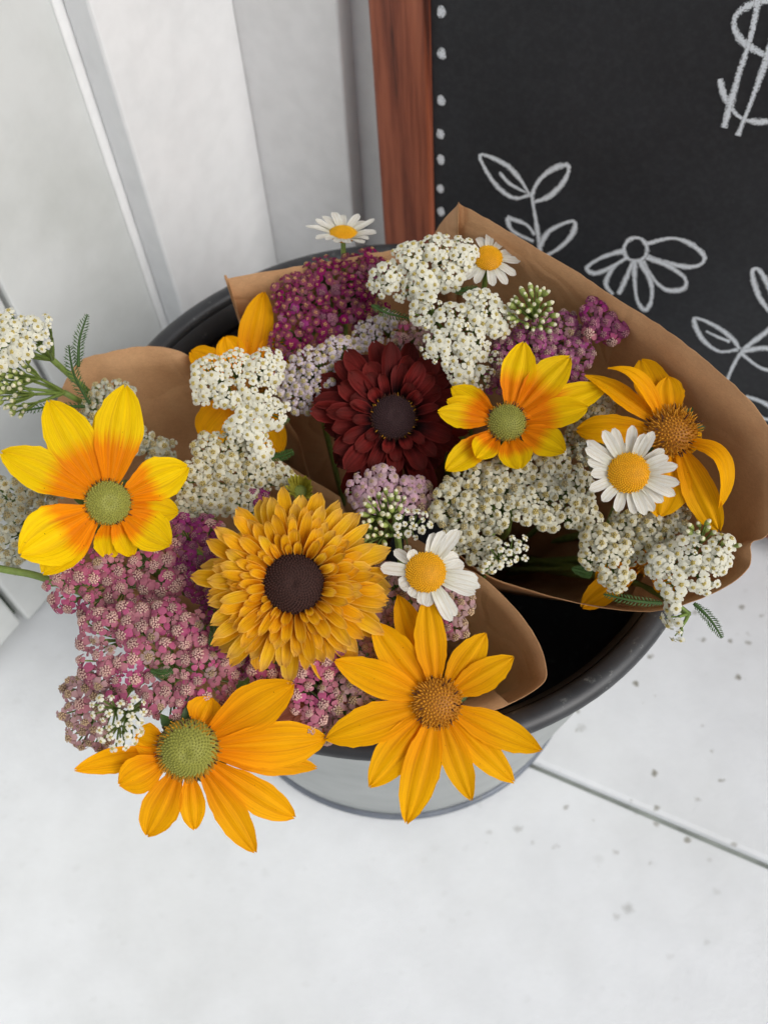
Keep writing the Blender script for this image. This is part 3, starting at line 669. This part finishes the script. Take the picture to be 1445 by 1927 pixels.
# ------------------------------------------------------------------ yarrow
def floret_mesh(kind, rr, dr, np_, droop, pw, nb, seed, dome=.75):
    rg = random.Random(seed); mb = MB()
    for i in range(np_):
        an = (i+rg.uniform(-.12, .12))*2*math.pi/np_; d = Vector((math.cos(an), math.sin(an), 0)); s = Vector((-d.y, d.x, 0))
        v = []; R_ = rr*rg.uniform(.88, 1.08); dp = droop*rg.uniform(.6, 1.4)
        for t, wk in ((.0, .35), (.35, .8), (.72, 1.0), (1.0, .62)):
            p = d*(dr*.55+(R_-dr*.55)*t) - Z*(dp*R_*t*t) + Z*(dr*.12)
            for k in (-1, 0, 1): v.append(p + s*(k*pw*R_*wk/2) + Z*(.10*R_*abs(k)*-1*t) - (d*(.10*R_*abs(k)) if t == 1 else d*0))
        f = [(i2*3+k, i2*3+k+1, (i2+1)*3+k+1, (i2+1)*3+k) for i2 in range(3) for k in range(2)]
        mb.add(v, f, 0)
    # disc dome and its tiny tubes
    seg = 8; v = [Vector((0, 0, dr*dome))]
    for q in (.55, .9, 1.0):
        for k in range(seg): v.append(Vector((dr*q*math.cos(k*2*math.pi/seg), dr*q*math.sin(k*2*math.pi/seg), dr*dome*(1-q*q) if q < 1 else -dr*.25)))
    f = [(0, 1+k, 1+(k+1) % seg) for k in range(seg)] + [(1+i*seg+k, 1+(i+1)*seg+k, 1+(i+1)*seg+(k+1) % seg, 1+i*seg+(k+1) % seg) for i in range(2) for k in range(seg)]
    mb.add(v, f, 1)
    for k in range(nb):
        q = math.sqrt((k+.5)/nb)*.95; an = k*2.4+rg.uniform(-.2, .2); p = Vector((dr*q*math.cos(an), dr*q*math.sin(an), dr*dome*(1-q*q)))
        nn = Vector((p.x*.9, p.y*.9, dr*.8)).normalized(); x = nn.orthogonal().normalized(); y = nn.cross(x); sz = dr*.23; hh = dr*rg.uniform(.22, .4)
        vv = [p+(x*math.cos(j*1.5708)+y*math.sin(j*1.5708))*sz*.6 for j in range(4)] + [p+nn*hh+(x*math.cos(j*1.5708)+y*math.sin(j*1.5708))*sz for j in range(4)] + [p+nn*hh*.7]
        mb.add(vv, [(j, (j+1) % 4, 4+(j+1) % 4, 4+j) for j in range(4)] + [(4+j, 4+(j+1) % 4, 8) for j in range(4)], 2)
    # green cup
    seg = 6; v = []
    for q, z in ((.95, -.1), (.8, -.9), (.2, -1.5)):
        for k in range(seg): v.append(Vector((dr*q*math.cos(k*2*math.pi/seg), dr*q*math.sin(k*2*math.pi/seg), dr*z)))
    mb.add(v, [(i*seg+k, (i+1)*seg+k, (i+1)*seg+(k+1) % seg, i*seg+(k+1) % seg) for i in range(2) for k in range(seg)], 3)
    o = mb.build('floret', [M['yp_'+kind], M['yd_'+kind], M['yt_'+kind], M['invol']]); me = o.data; bpy.data.objects.remove(o); return me
def bud_mesh(seed):
    rg = random.Random(seed); mb = MB(); seg = 7; v = []
    pr = [(.15, -1.2), (.75, -.7), (1.0, 0), (.85, .7), (.5, 1.15), (.12, 1.35)]
    for q, z in pr:
        for k in range(seg): v.append(Vector((.00125*q*math.cos(k*2*math.pi/seg), .00125*q*math.sin(k*2*math.pi/seg), .0019*z)))
    fs = [(i*seg+k, i*seg+(k+1) % seg, (i+1)*seg+(k+1) % seg, (i+1)*seg+k) for i in range(len(pr)-1) for k in range(seg)]
    mb.add(v, fs[:3*seg+0], 0); b0 = 0
    mb.f += fs[3*seg:]; mb.m += [1]*(2*seg)
    o = mb.build('bud', [M['bud'], M['budtip']]); me = o.data; bpy.data.objects.remove(o); return me
mmx = .001
SPEC = {  # ray reach, disc radius, rays, droop, ray width, tubes
 'white': (2.95, .95, 5, .10, .92, 9), 'cream': (2.95, 1.25, 5, .30, .92, 13), 'grey': (2.75, 1.5, 5, .5, .95, 13), 'pale': (2.5, 1.2, 5, .42, .92, 11),
 'magenta': (2.8, 1.05, 5, .14, 1.0, 8), 'pink': (4.0, 2.05, 5, .28, .84, 24), 'dusty': (3.1, 1.55, 5, .42, .9, 15), 'mauve': (2.9, 1.4, 5, .38, .92, 13), 'lilac': (2.9, 1.1, 5, .25, .95, 9), 'purple': (3.3, 1.5, 5, .30, .9, 14)}
FM = {}
for k, s in SPEC.items():
    FM[k] = [floret_mesh(k, s[0]*mmx, s[1]*mmx, s[2] if j != 2 else s[2]-1, s[3]*(1+.35*(j-1)), s[4], s[5], hash(k) % 1 + j*7+len(k)) for j in range(4)]
for k, s in SPEC.items():   # younger florets tucked between: small centre, half spread rays
    FM[k+'_f'] = [floret_mesh(k, s[0]*.86*mmx, s[1]*.5*mmx, 4+j % 2, s[3]*(.4+.5*j), s[4], 4, 300+j) for j in range(3)]
FM['small'] = [floret_mesh('white', 1.9*mmx, .7*mmx, 4+j % 2, .1+.2*j, .9, 5, 90+j) for j in range(3)]
FM['bud'] = [bud_mesh(j) for j in range(2)]
SPACE = {'white': 4.0, 'cream': 3.95, 'grey': 4.0, 'pale': 3.8, 'magenta': 4.1, 'pink': 5.8, 'dusty': 4.6, 'mauve': 4.3, 'lilac': 4.2, 'purple': 5.0, 'small': 3.5, 'bud': 2.7}
def feather_leaf(parent, pts, wid, name='leaf', mat='leaf', pairs=18):
    pts = catmull(pts, 8); mb = MB(); nL = len(pts)
    mb.tube(pts, [.0009*(1-.6*i/nL) for i in range(nL)], 5)
    for k in range(pairs):
        t = (k+.6)/pairs; i = min(nL-2, int(t*(nL-1))); p = pts[i].lerp(pts[i+1], t*(nL-1)-i); tg = (pts[i+1]-pts[i]).normalized()
        vdir = (CAM-p).normalized(); sd_ = tg.cross(vdir).normalized(); up = sd_.cross(tg)
        ln = .62*wid*(math.sin(math.pi*min(1, t*.92+.08))**.6)*random.uniform(.85, 1.1)
        for sg in (-1, 1):
            d = (sd_*sg*.8+tg*.65+up*random.uniform(-.1, .45)).normalized()
            q = p+d*ln; w_ = ln*.07+.00018; m1 = p.lerp(q, .55)
            mb.add([p, m1+tg*w_, q, m1-tg*w_, m1+up*w_*.5+d*0], [(0, 3, 4), (3, 2, 4), (2, 1, 4), (1, 0, 4)], 0)
            for s2 in (-1, 1):
                d2 = (d+tg*s2*.8).normalized(); m2 = p.lerp(q, .5); q2 = m2+d2*ln*.4
                mb.add([m2-d*w_*.6, m2+d*w_*.6, q2], [(0, 1, 2)], 0)
    return mb.build(name, M[mat], parent)
def yarrow(label, kind, z, tilt, lobes, which, group=None, dome=.46, crown=.25, leaves=(), seed=None, hubdrop=.030, space=1.0):
    """lobes: (px, py, r_px[, kind])"""
    rg = random.Random(seed if seed is not None else len(label)*7+int(lobes[0][0]))
    mx = sum(l[0] for l in lobes)/len(lobes); my = sum(l[1] for l in lobes)/len(lobes)
    c = P(mx, my, z); v = (CAM-c).normalized(); n = (v+CR*tilt[0]-CD*tilt[1]).normalized()
    a, b = basis(n); S = depth(c)/F0
    t = thing('yarrow', label, 'yarrow', tuple(c-n*hubdrop), group)
    lb = []
    for l in lobes:
        h = hit(l[0], l[1], c, n)-c; lb.append((h.dot(a), h.dot(b), l[2]*S, l[3] if len(l) > 3 else kind, l[2]))
    ext = max(math.hypot(l[0], l[1])+l[2] for l in lb)
    pts = []
    for li, (lx, ly, lr, lk, _) in enumerate(lb):
        sp = SPACE[lk]*mmx*space
        for _ in range(int(420+1500*(lr/.02)**2)):
            an = rg.uniform(0, 6.2832); q = math.sqrt(rg.random())
            x, y = lx+lr*q*math.cos(an)*rg.uniform(.92, 1.04), ly+lr*q*math.sin(an)
            if any((x-p[0])**2+(y-p[1])**2 < (.5*(sp+p[3]))**2 for p in pts): continue
            pts.append((x, y, lk, sp, li, q))
    fill = []
    for li, (lx, ly, lr, lk, _) in enumerate(lb):      # florets tucked lower, between the upper ones
        sp = SPACE[lk]*mmx*space
        if lk in ('bud', 'small'): continue
        for _ in range(260):
            an = rg.uniform(0, 6.2832); q = math.sqrt(rg.random())*.93; x, y = lx+lr*q*math.cos(an), ly+lr*q*math.sin(an)
            if any((x-p[0])**2+(y-p[1])**2 < (.56*sp)**2 for p in pts): continue
            if any((x-p[0])**2+(y-p[1])**2 < (.95*sp)**2 for p in fill): continue
            fill.append((x, y, lk, sp, li, -1))
    pts += fill
    hub = c - n*hubdrop; mb = MB()
    def place(x, y):
        # height over the plane: a low crown over all, a dome on each lobe
        zz = 0; gx = gy = 0
        for (lx, ly, lr, lk, _) in lb:
            d2 = ((x-lx)**2+(y-ly)**2)/(lr*lr)
            if d2 < 1:
                h_ = dome*lr*math.sqrt(1-d2*.9)
                if h_ > zz: zz = h_; gx, gy = (x-lx)/lr, (y-ly)/lr
        e2 = (x*x+y*y)/(ext*ext); zz -= crown*ext*e2*.6
        nn = (n + (a*gx+b*gy)*dome*1.5 + (a*x+b*y)*(crown*1.1/ext)).normalized()
        return c+a*x+b*y+n*zz, nn
    hubs = []
    for (lx, ly, lr, lk, _) in lb:
        hp = c+a*lx*.72+b*ly*.72-n*hubdrop*.45; hubs.append(hp)
        mb.tube(bez(hub, (hub+hp)/2-n*.002, hp, 4), [.0011, .001, .0009, .0008, .0008], 5, caps=False)
    for (x, y, lk, sp, li, q) in pts:
        p, nn = place(x, y); nn = (nn+Vector([rg.uniform(-.24, .24) for _ in range(3)])).normalized()
        p = p + n*(rg.uniform(-.0012, .0012) - (.0013 if q < 0 else 0))
        alt = {'white': 'small', 'cream': 'grey', 'pink': 'dusty', 'magenta': 'purple', 'dusty': 'pink', 'mauve': 'dusty', 'grey': 'cream', 'pale': 'lilac', 'purple': 'pink', 'lilac': 'dusty'}
        kk = lk+'_f' if q < 0 else (alt[lk] if lk in alt and rg.random() < .10 else lk)
        me = rg.choice(FM[kk]); o = link('bud' if lk == 'bud' else 'floret', me)
        xx = nn.orthogonal().normalized(); an = rg.uniform(0, 6.28); yy = nn.cross(xx); e1 = xx*math.cos(an)+yy*math.sin(an); e2 = nn.cross(e1)
        s = rg.uniform(.86, 1.08)*S/.000235*.235/.235 if False else rg.choice((.74, .9, 1.0, 1.05, 1.12))*rg.uniform(.95, 1.06)
        mt = Matrix((e1*s, e2*s, nn*s)).transposed().to_4x4(); mt.translation = p
        o.parent = t; o.matrix_parent_inverse = t.matrix_basis.inverted(); o.matrix_basis = mt
        foot = p-nn*.0022*s
        mb.tube([hubs[li], hubs[li].lerp(foot, .55)-n*.001, foot], [.0005, .00045, .0004], 4, caps=False)
    mb.build('branches', M['stem'], t, 'stuff')
    stem(t, hub, n, which, .0016)
    for lf in leaves:
        feather_leaf(t, [P(*p) for p in lf[0]], lf[1])
    return t

# back bouquet
yarrow('deep magenta yarrow cluster with yellow dots rising beside the back paper corner', 'magenta', .350, (-.05, .35), [(560, 560, 52), (610, 530, 50), (660, 560, 58), (600, 600, 50), (690, 505, 45), (540, 640, 38), (665, 510, 40), (700, 600, 40)], 'back')
yarrow('pale blush yarrow cluster between magenta yarrow and the dark red bloom', 'pale', .352, (-.05, .25), [(590, 700, 52), (640, 675, 48), (620, 735, 46), (570, 740, 40), (545, 715, 35)], 'back')
yarrow('small lavender white yarrow cluster above the dark red bloom', 'lilac', .350, (.0, .4), [(690, 630, 34, 'pale'), (725, 610, 28, 'pale'), (760, 640, 32, 'dusty'), (790, 625, 24, 'dusty')], 'back')
yarrow('flat white yarrow cluster in front of the half hidden yellow coneflower', 'white', .368, (-.05, .18), [(395, 705, 36), (440, 690, 34), (500, 690, 40), (425, 740, 32), (480, 735, 40), (505, 775, 34), (385, 735, 24), (465, 780, 26)], 'front',
       leaves=[([(470, 800, .352), (505, 803, .352), (545, 788, .354)], .006), ([(500, 865, .335), (530, 858, .337), (552, 850, .34)], .006)])
# right bouquet
yarrow('bright white yarrow cluster tallest of all standing near the board frame', 'white', .392, (-.1, .30), [(725, 525, 34), (770, 490, 38), (820, 475, 38), (865, 475, 34), (790, 530, 40), (840, 515, 34), (760, 545, 22)], 'right',
       leaves=[([(700, 575, .375), (730, 590, .375), (775, 600, .375)], .006), ([(850, 545, .378), (870, 548, .378), (898, 540, .38)], .005)])
yarrow('bright white open yarrow cluster between the tallest white cluster and the dark red bloom', 'white', .384, (0, .15), [(800, 585, 34), (850, 610, 44), (905, 585, 44), (935, 600, 34), (830, 650, 40), (880, 645, 42), (870, 690, 34), (905, 705, 26, 'small'), (925, 680, 22, 'small')], 'right')
yarrow('small green budded yarrow ball with white tips beside mauve yarrow', 'bud', .396, (-.05, .45), [(1000, 575, 36), (985, 590, 30), (1015, 595, 30), (1005, 560, 24, 'small')], 'right', dome=.75, crown=.6)
yarrow('dusty mauve yarrow cluster behind the small bicolour coneflower', 'mauve', .374, (0, .3), [(1000, 640, 48), (1050, 620, 44), (1080, 660, 40), (950, 660, 44), (1020, 690, 46), (940, 710, 34), (1070, 700, 36)], 'right')
yarrow('small bright magenta yarrow cluster close to the right paper wrap', 'purple', .388, (.1, .3), [(1125, 585, 32), (1150, 610, 32), (1120, 615, 26)], 'right', space=.9)
yarrow('greyish faded yarrow cluster between the two right hand coneflowers', 'grey', .356, (0, .1), [(1120, 775, 40), (1100, 830, 44), (1150, 820, 40), (1140, 860, 40)], 'right')
yarrow('wide cream yarrow cluster arching below the small bicolour coneflower', 'cream', .352, (0, .08), [(850, 930, 34), (890, 900, 36), (880, 955, 42), (935, 900, 44), (930, 960, 44), (985, 885, 44), (985, 940, 46), (1030, 920, 46), (1035, 880, 40), (1080, 920, 44), (1085, 965, 38), (1035, 965, 34), (870, 1005, 40), (905, 1035, 36), (830, 965, 26), (1110, 985, 30)], 'right', crown=.15,
       leaves=[([(1075, 1070, .32), (1095, 1075, .32), (1112, 1080, .32)], .007)])
yarrow('little white yarrow spray with loose florets over the bucket opening', 'small', .352, (.15, .1), [(945, 1045, 30), (975, 1030, 24), (925, 1065, 22)], 'right')
yarrow('narrow cream yarrow tongue hanging below the wide cream cluster', 'cream', .350, (0, .0), [(1125, 1020, 34), (1145, 1055, 36), (1160, 1085, 30), (1110, 1050, 22), (1165, 1040, 24)], 'right')
yarrow('cream yarrow cluster below the white daisy in the right paper wrap', 'cream', .342, (0, .08), [(1180, 990, 36), (1225, 1000, 38), (1265, 1000, 34), (1195, 1030, 34), (1235, 1045, 34), (1270, 970, 26, 'grey')], 'right')
yarrow('fresh white yarrow cluster with green buds at the lower edge of the right wrap', 'white', .352, (.12, .18), [(1250, 1060, 36), (1295, 1045, 38), (1340, 1050, 36), (1270, 1090, 34), (1320, 1085, 36), (1355, 1030, 26), (1320, 1005, 26, 'bud'), (1370, 1020, 18, 'bud')], 'right')
yarrow('hanging white yarrow side branch with a feathery leaf outside the bucket rim', 'white', .330, (-.7, -.2), [(1262, 1135, 18), (1262, 1165, 18), (1270, 1190, 18, 'small')], 'right', hubdrop=.014,
       leaves=[([(1305, 1135, .33), (1335, 1165, .328), (1358, 1200, .324)], .006), ([(1245, 1135, .335), (1190, 1130, .335), (1135, 1118, .334)], .006)])
yarrow('lilac pink yarrow cluster under the dark red bloom', 'lilac', .345, (0, .15), [(680, 920, 32), (720, 905, 34), (760, 930, 36), (785, 920, 24), (690, 945, 26), (800, 945, 26, 'dusty')], 'back')
yarrow('green budded yarrow with tiny white florets beside the ragged daisy', 'bud', .372, (-.05, .2), [(710, 960, 30), (735, 945, 26), (705, 1005, 28), (745, 985, 34, 'small'), (785, 985, 28, 'small'), (770, 1010, 22, 'small')], 'front', dome=.55, crown=.4)
# front bouquet
yarrow('cream yarrow cluster between the large bicolour coneflower and golden double bloom', 'cream', .358, (-.05, .15), [(400, 850, 40), (440, 835, 36), (380, 890, 40), (430, 890, 44), (480, 880, 38), (400, 935, 44), (450, 935, 40), (365, 945, 34), (520, 895, 30), (545, 905, 20), (355, 895, 24, 'grey'), (340, 960, 20, 'grey')], 'front')
yarrow('tiny white yarrow sprig raised over the cream cluster below a stalk', 'white', .372, (-.05, .2), [(445, 805, 24), (475, 815, 26), (490, 845, 22)], 'front')
yarrow('greyish faded yarrow cluster behind the large bicolour coneflower', 'grey', .340, (-.2, .2), [(205, 745, 36), (180, 775, 30), (230, 740, 26), (215, 800, 30), (180, 820, 30), (300, 850, 30), (260, 830, 30)], 'front')
yarrow('faded cream yarrow cluster reaching toward the wall under the coneflower petals', 'grey', .345, (-.3, .05), [(50, 920, 42), (30, 960, 44), (75, 960, 36), (25, 1010, 36), (60, 1000, 34), (20, 1050, 26), (95, 915, 28), (0, 930, 30), (85, 1030, 30, 'cream')], 'front')
yarrow('white yarrow cluster seen side on at the tip of a leaning stalk by the wall', 'white', .395, (-.45, .35), [(15, 620, 40), (55, 625, 34), (35, 650, 34), (0, 655, 36), (85, 610, 22, 'small'), (80, 645, 20, 'small')], 'front', dome=.4,
       leaves=[([(170, 760, .365), (140, 705, .372), (130, 650, .378)], .008), ([(148, 690, .375), (150, 640, .38), (165, 592, .385)], .007), ([(160, 765, .362), (95, 765, .362), (38, 775, .362)], .006)])
yarrow('green unopened yarrow head leaning out toward the wall', 'bud', .375, (-.8, .1), [(15, 705, 30), (35, 700, 30), (20, 740, 30), (0, 725, 30), (30, 760, 22)], 'front', dome=.6, crown=.4, hubdrop=.035)
yarrow('dusty pink yarrow cluster with beige dots below the large bicolour coneflower', 'pink', .352, (-.15, .05), [(215, 1065, 48), (270, 1050, 40), (320, 1050, 36), (160, 1090, 44), (115, 1100, 32), (230, 1110, 46), (300, 1095, 44), (350, 1090, 34), (180, 1130, 36), (120, 1130, 26)], 'front')
yarrow('rose pink yarrow cluster sprawling left of the golden double bloom', 'pink', .352, (-.15, -.05), [(190, 1190, 46), (250, 1180, 46), (310, 1170, 44), (360, 1190, 40), (190, 1250, 48), (250, 1240, 46), (320, 1240, 46), (380, 1250, 44), (420, 1240, 34), (300, 1300, 44), (360, 1310, 42), (410, 1290, 38), (230, 1290, 40), (320, 1340, 30)], 'front', leaves=[([(285, 1262, .358), (305, 1268, .359), (325, 1262, .36)], .005), ([(395, 1215, .355), (405, 1190, .357), (402, 1165, .358)], .006)])
yarrow('faded pink yarrow cluster drooping beyond the rim next to small white yarrow', 'dusty', .338, (-.35, -.2), [(150, 1300, 36), (155, 1340, 38), (150, 1375, 32), (185, 1385, 30), (200, 1320, 30)], 'front')
yarrow('small pure white yarrow cluster nestled in the pink yarrow by the golden coneflower', 'small', .362, (-.1, -.15), [(205, 1335, 32), (245, 1340, 32), (215, 1375, 32), (245, 1375, 26), (225, 1400, 18)], 'front', dome=.4)
yarrow('purple pink yarrow cluster wedged between the bicolour and golden double blooms', 'purple', .345, (0, .1), [(345, 1000, 36), (385, 1000, 36), (370, 1045, 40), (400, 1080, 38), (365, 1095, 34), (410, 1130, 34), (400, 1170, 36), (440, 1200, 34), (455, 1240, 34), (490, 930, 20)], 'front')
yarrow('bright rose yarrow cluster under the golden double bloom at the front rim', 'pink', .347, (0, -.1), [(560, 1270, 38), (600, 1260, 38), (620, 1235, 34), (580, 1310, 36), (610, 1310, 34), (585, 1345, 28), (540, 1255, 30), (500, 1260, 34)], 'front')
yarrow('faded dusty yarrow cluster behind the all yellow coneflower', 'dusty', .338, (0, 0), [(660, 1290, 44), (690, 1250, 44), (640, 1340, 40), (680, 1330, 40), (700, 1210, 40), (620, 1375, 28), (720, 1290, 36), (690, 1370, 30)], 'front')
yarrow('dusty lilac yarrow cluster below the ragged daisy beside the front paper', 'dusty', .345, (.1, 0), [(735, 1110, 40), (780, 1120, 40), (830, 1130, 40), (865, 1140, 34), (850, 1175, 34), (800, 1170, 36), (740, 1160, 38), (730, 1080, 26)], 'front')

t = thing('cut_stem', 'bare green stalk sticking out sideways toward the wall below the cream yarrow', 'stem', tuple(P(80, 1085, .335)))
mb = MB(); mb.tube(catmull([P(190, 1130, .325), P(80, 1087, .335), P(20, 1074, .34), P(-60, 1060, .345)], 5), .0018, 7); mb.build('stalk', M['stem'], t)
# ------------------------------------------------------------------ green daisy bud
t, c, n, r = flower('daisy_bud', 'half open greenish yellow daisy bud above the golden double bloom', 'flower', 566, 925, .352, (0, .2), 16, 'front', None, .0014)
a, b = basis(n)
for i in range(22):
    an = i*2*math.pi/22; d = a*math.cos(an)+b*math.sin(an)
    petal(t, c+d*r*.6, c+d*mm(random.uniform(18, 30), c)+n*.012, n, mm(9, c), M['budray'], 'strap', -.1, .3, 5, 3, .05)
dome_disc(t, c, n, r, r*.5, M['bud'], M['bud'], 80)

# ------------------------------------------------------------------ kraft paper wraps
def wrap(label, edge, bottom, rb, seed, closed=False):
    rg = random.Random(seed); top = catmull([P(*e) for e in edge], 6); m = len(top); rows = 22
    ang = []
    cen = Vector(bottom)
    v = []; f = []
    angs = [math.atan2(p.y-cen.y, p.x-cen.x) for p in top]
    for i in range(1, m):
        while angs[i]-angs[i-1] > math.pi: angs[i] -= 2*math.pi
        while angs[i]-angs[i-1] < -math.pi: angs[i] += 2*math.pi
    ph = [rg.uniform(0, 6.28) for _ in range(4)]
    for j in range(rows+1):
        s = j/rows
        for i, p in enumerate(top):
            u = i/(m-1); bpnt = cen + Vector((math.cos(angs[i])*rb, math.sin(angs[i])*rb, 0))
            q = p.lerp(bpnt, s)
            # the sheet bellies slightly and carries soft creases
            out_ = Vector((math.cos(angs[i]), math.sin(angs[i]), 0))
            q += out_*(.0015*math.sin(math.pi*s)) + out_*.0016*math.sin(s*(1-s)*4)*(math.sin(u*23+ph[0]+s*2)+.6*math.sin(u*51+ph[1]-s*5))
            if j == 0: q = p + Z*rg.uniform(-.0003, .0003)
            # keep inside the bucket mouth
            if q.z < RZ+.014:
                d = Vector((q.x-BC.x, q.y-BC.y, 0)); lim = RB+(RR-RB)*max(0, min(1, q.z/RZ))-.016
                if d.length > lim: d *= lim/d.length; q = Vector((BC.x+d.x, BC.y+d.y, q.z))
            v.append(q)
    for j in range(rows):
        for i in range(m-1): f.append((j*m+i, j*m+i+1, (j+1)*m+i+1, (j+1)*m+i))
    o = obj('paper_wrap', v, f, M['kraft']); o['label'] = label; o['category'] = 'wrapping paper'
    md = o.modifiers.new('thick', 'SOLIDIFY'); md.thickness = .0003; md.offset = 0
    return o
wrap('brown kraft paper cone flaring to the right against the chalkboard', [(770, 640, .29), (812, 455, .335), (858, 388, .40), (862, 384, .40), (868, 386, .40), (930, 420, .40), (1000, 462, .40), (1080, 508, .40), (1150, 556, .40), (1240, 612, .40), (1320, 672, .40), (1392, 736, .397), (1440, 795, .39), (1480, 900, .375), (1446, 1002, .352), (1413, 1022, .346), (1408, 1068, .336), (1350, 1112, .326), (1240, 1149, .312), (1130, 1143, .305), (1000, 1112, .300), (905, 1076, .300), (830, 1010, .295)], (.085, .388, .015), .028, 5)
wrap('brown kraft paper sheet with a square corner standing at the back rim', [(560, 820, .28), (500, 730, .292), (468, 650, .31), (430, 527, .352), (431, 524, .353), (520, 508, .357), (620, 492, .360), (720, 474, .362), (800, 470, .352), (850, 560, .32)], (-.03, .395, .015), .028, 8)
wrap('brown kraft paper cone around the front bouquet with one rounded flap by the rim', [(640, 935, .285), (520, 860, .288), (430, 770, .298), (372, 684, .325), (325, 657, .336), (270, 652, .338), (200, 664, .336), (140, 690, .328), (95, 800, .31), (90, 950, .298), (160, 1120, .291), (280, 1260, .287), (430, 1340, .284), (600, 1365, .284), (760, 1362, .285), (880, 1345, .288), (945, 1331, .291), (1019, 1288, .297), (1026, 1250, .301), (1006, 1196, .305), (960, 1135, .308), (905, 1085, .31), (862, 1062, .305), (760, 1000, .29)], (-.03, .275, .015), .03, 9)
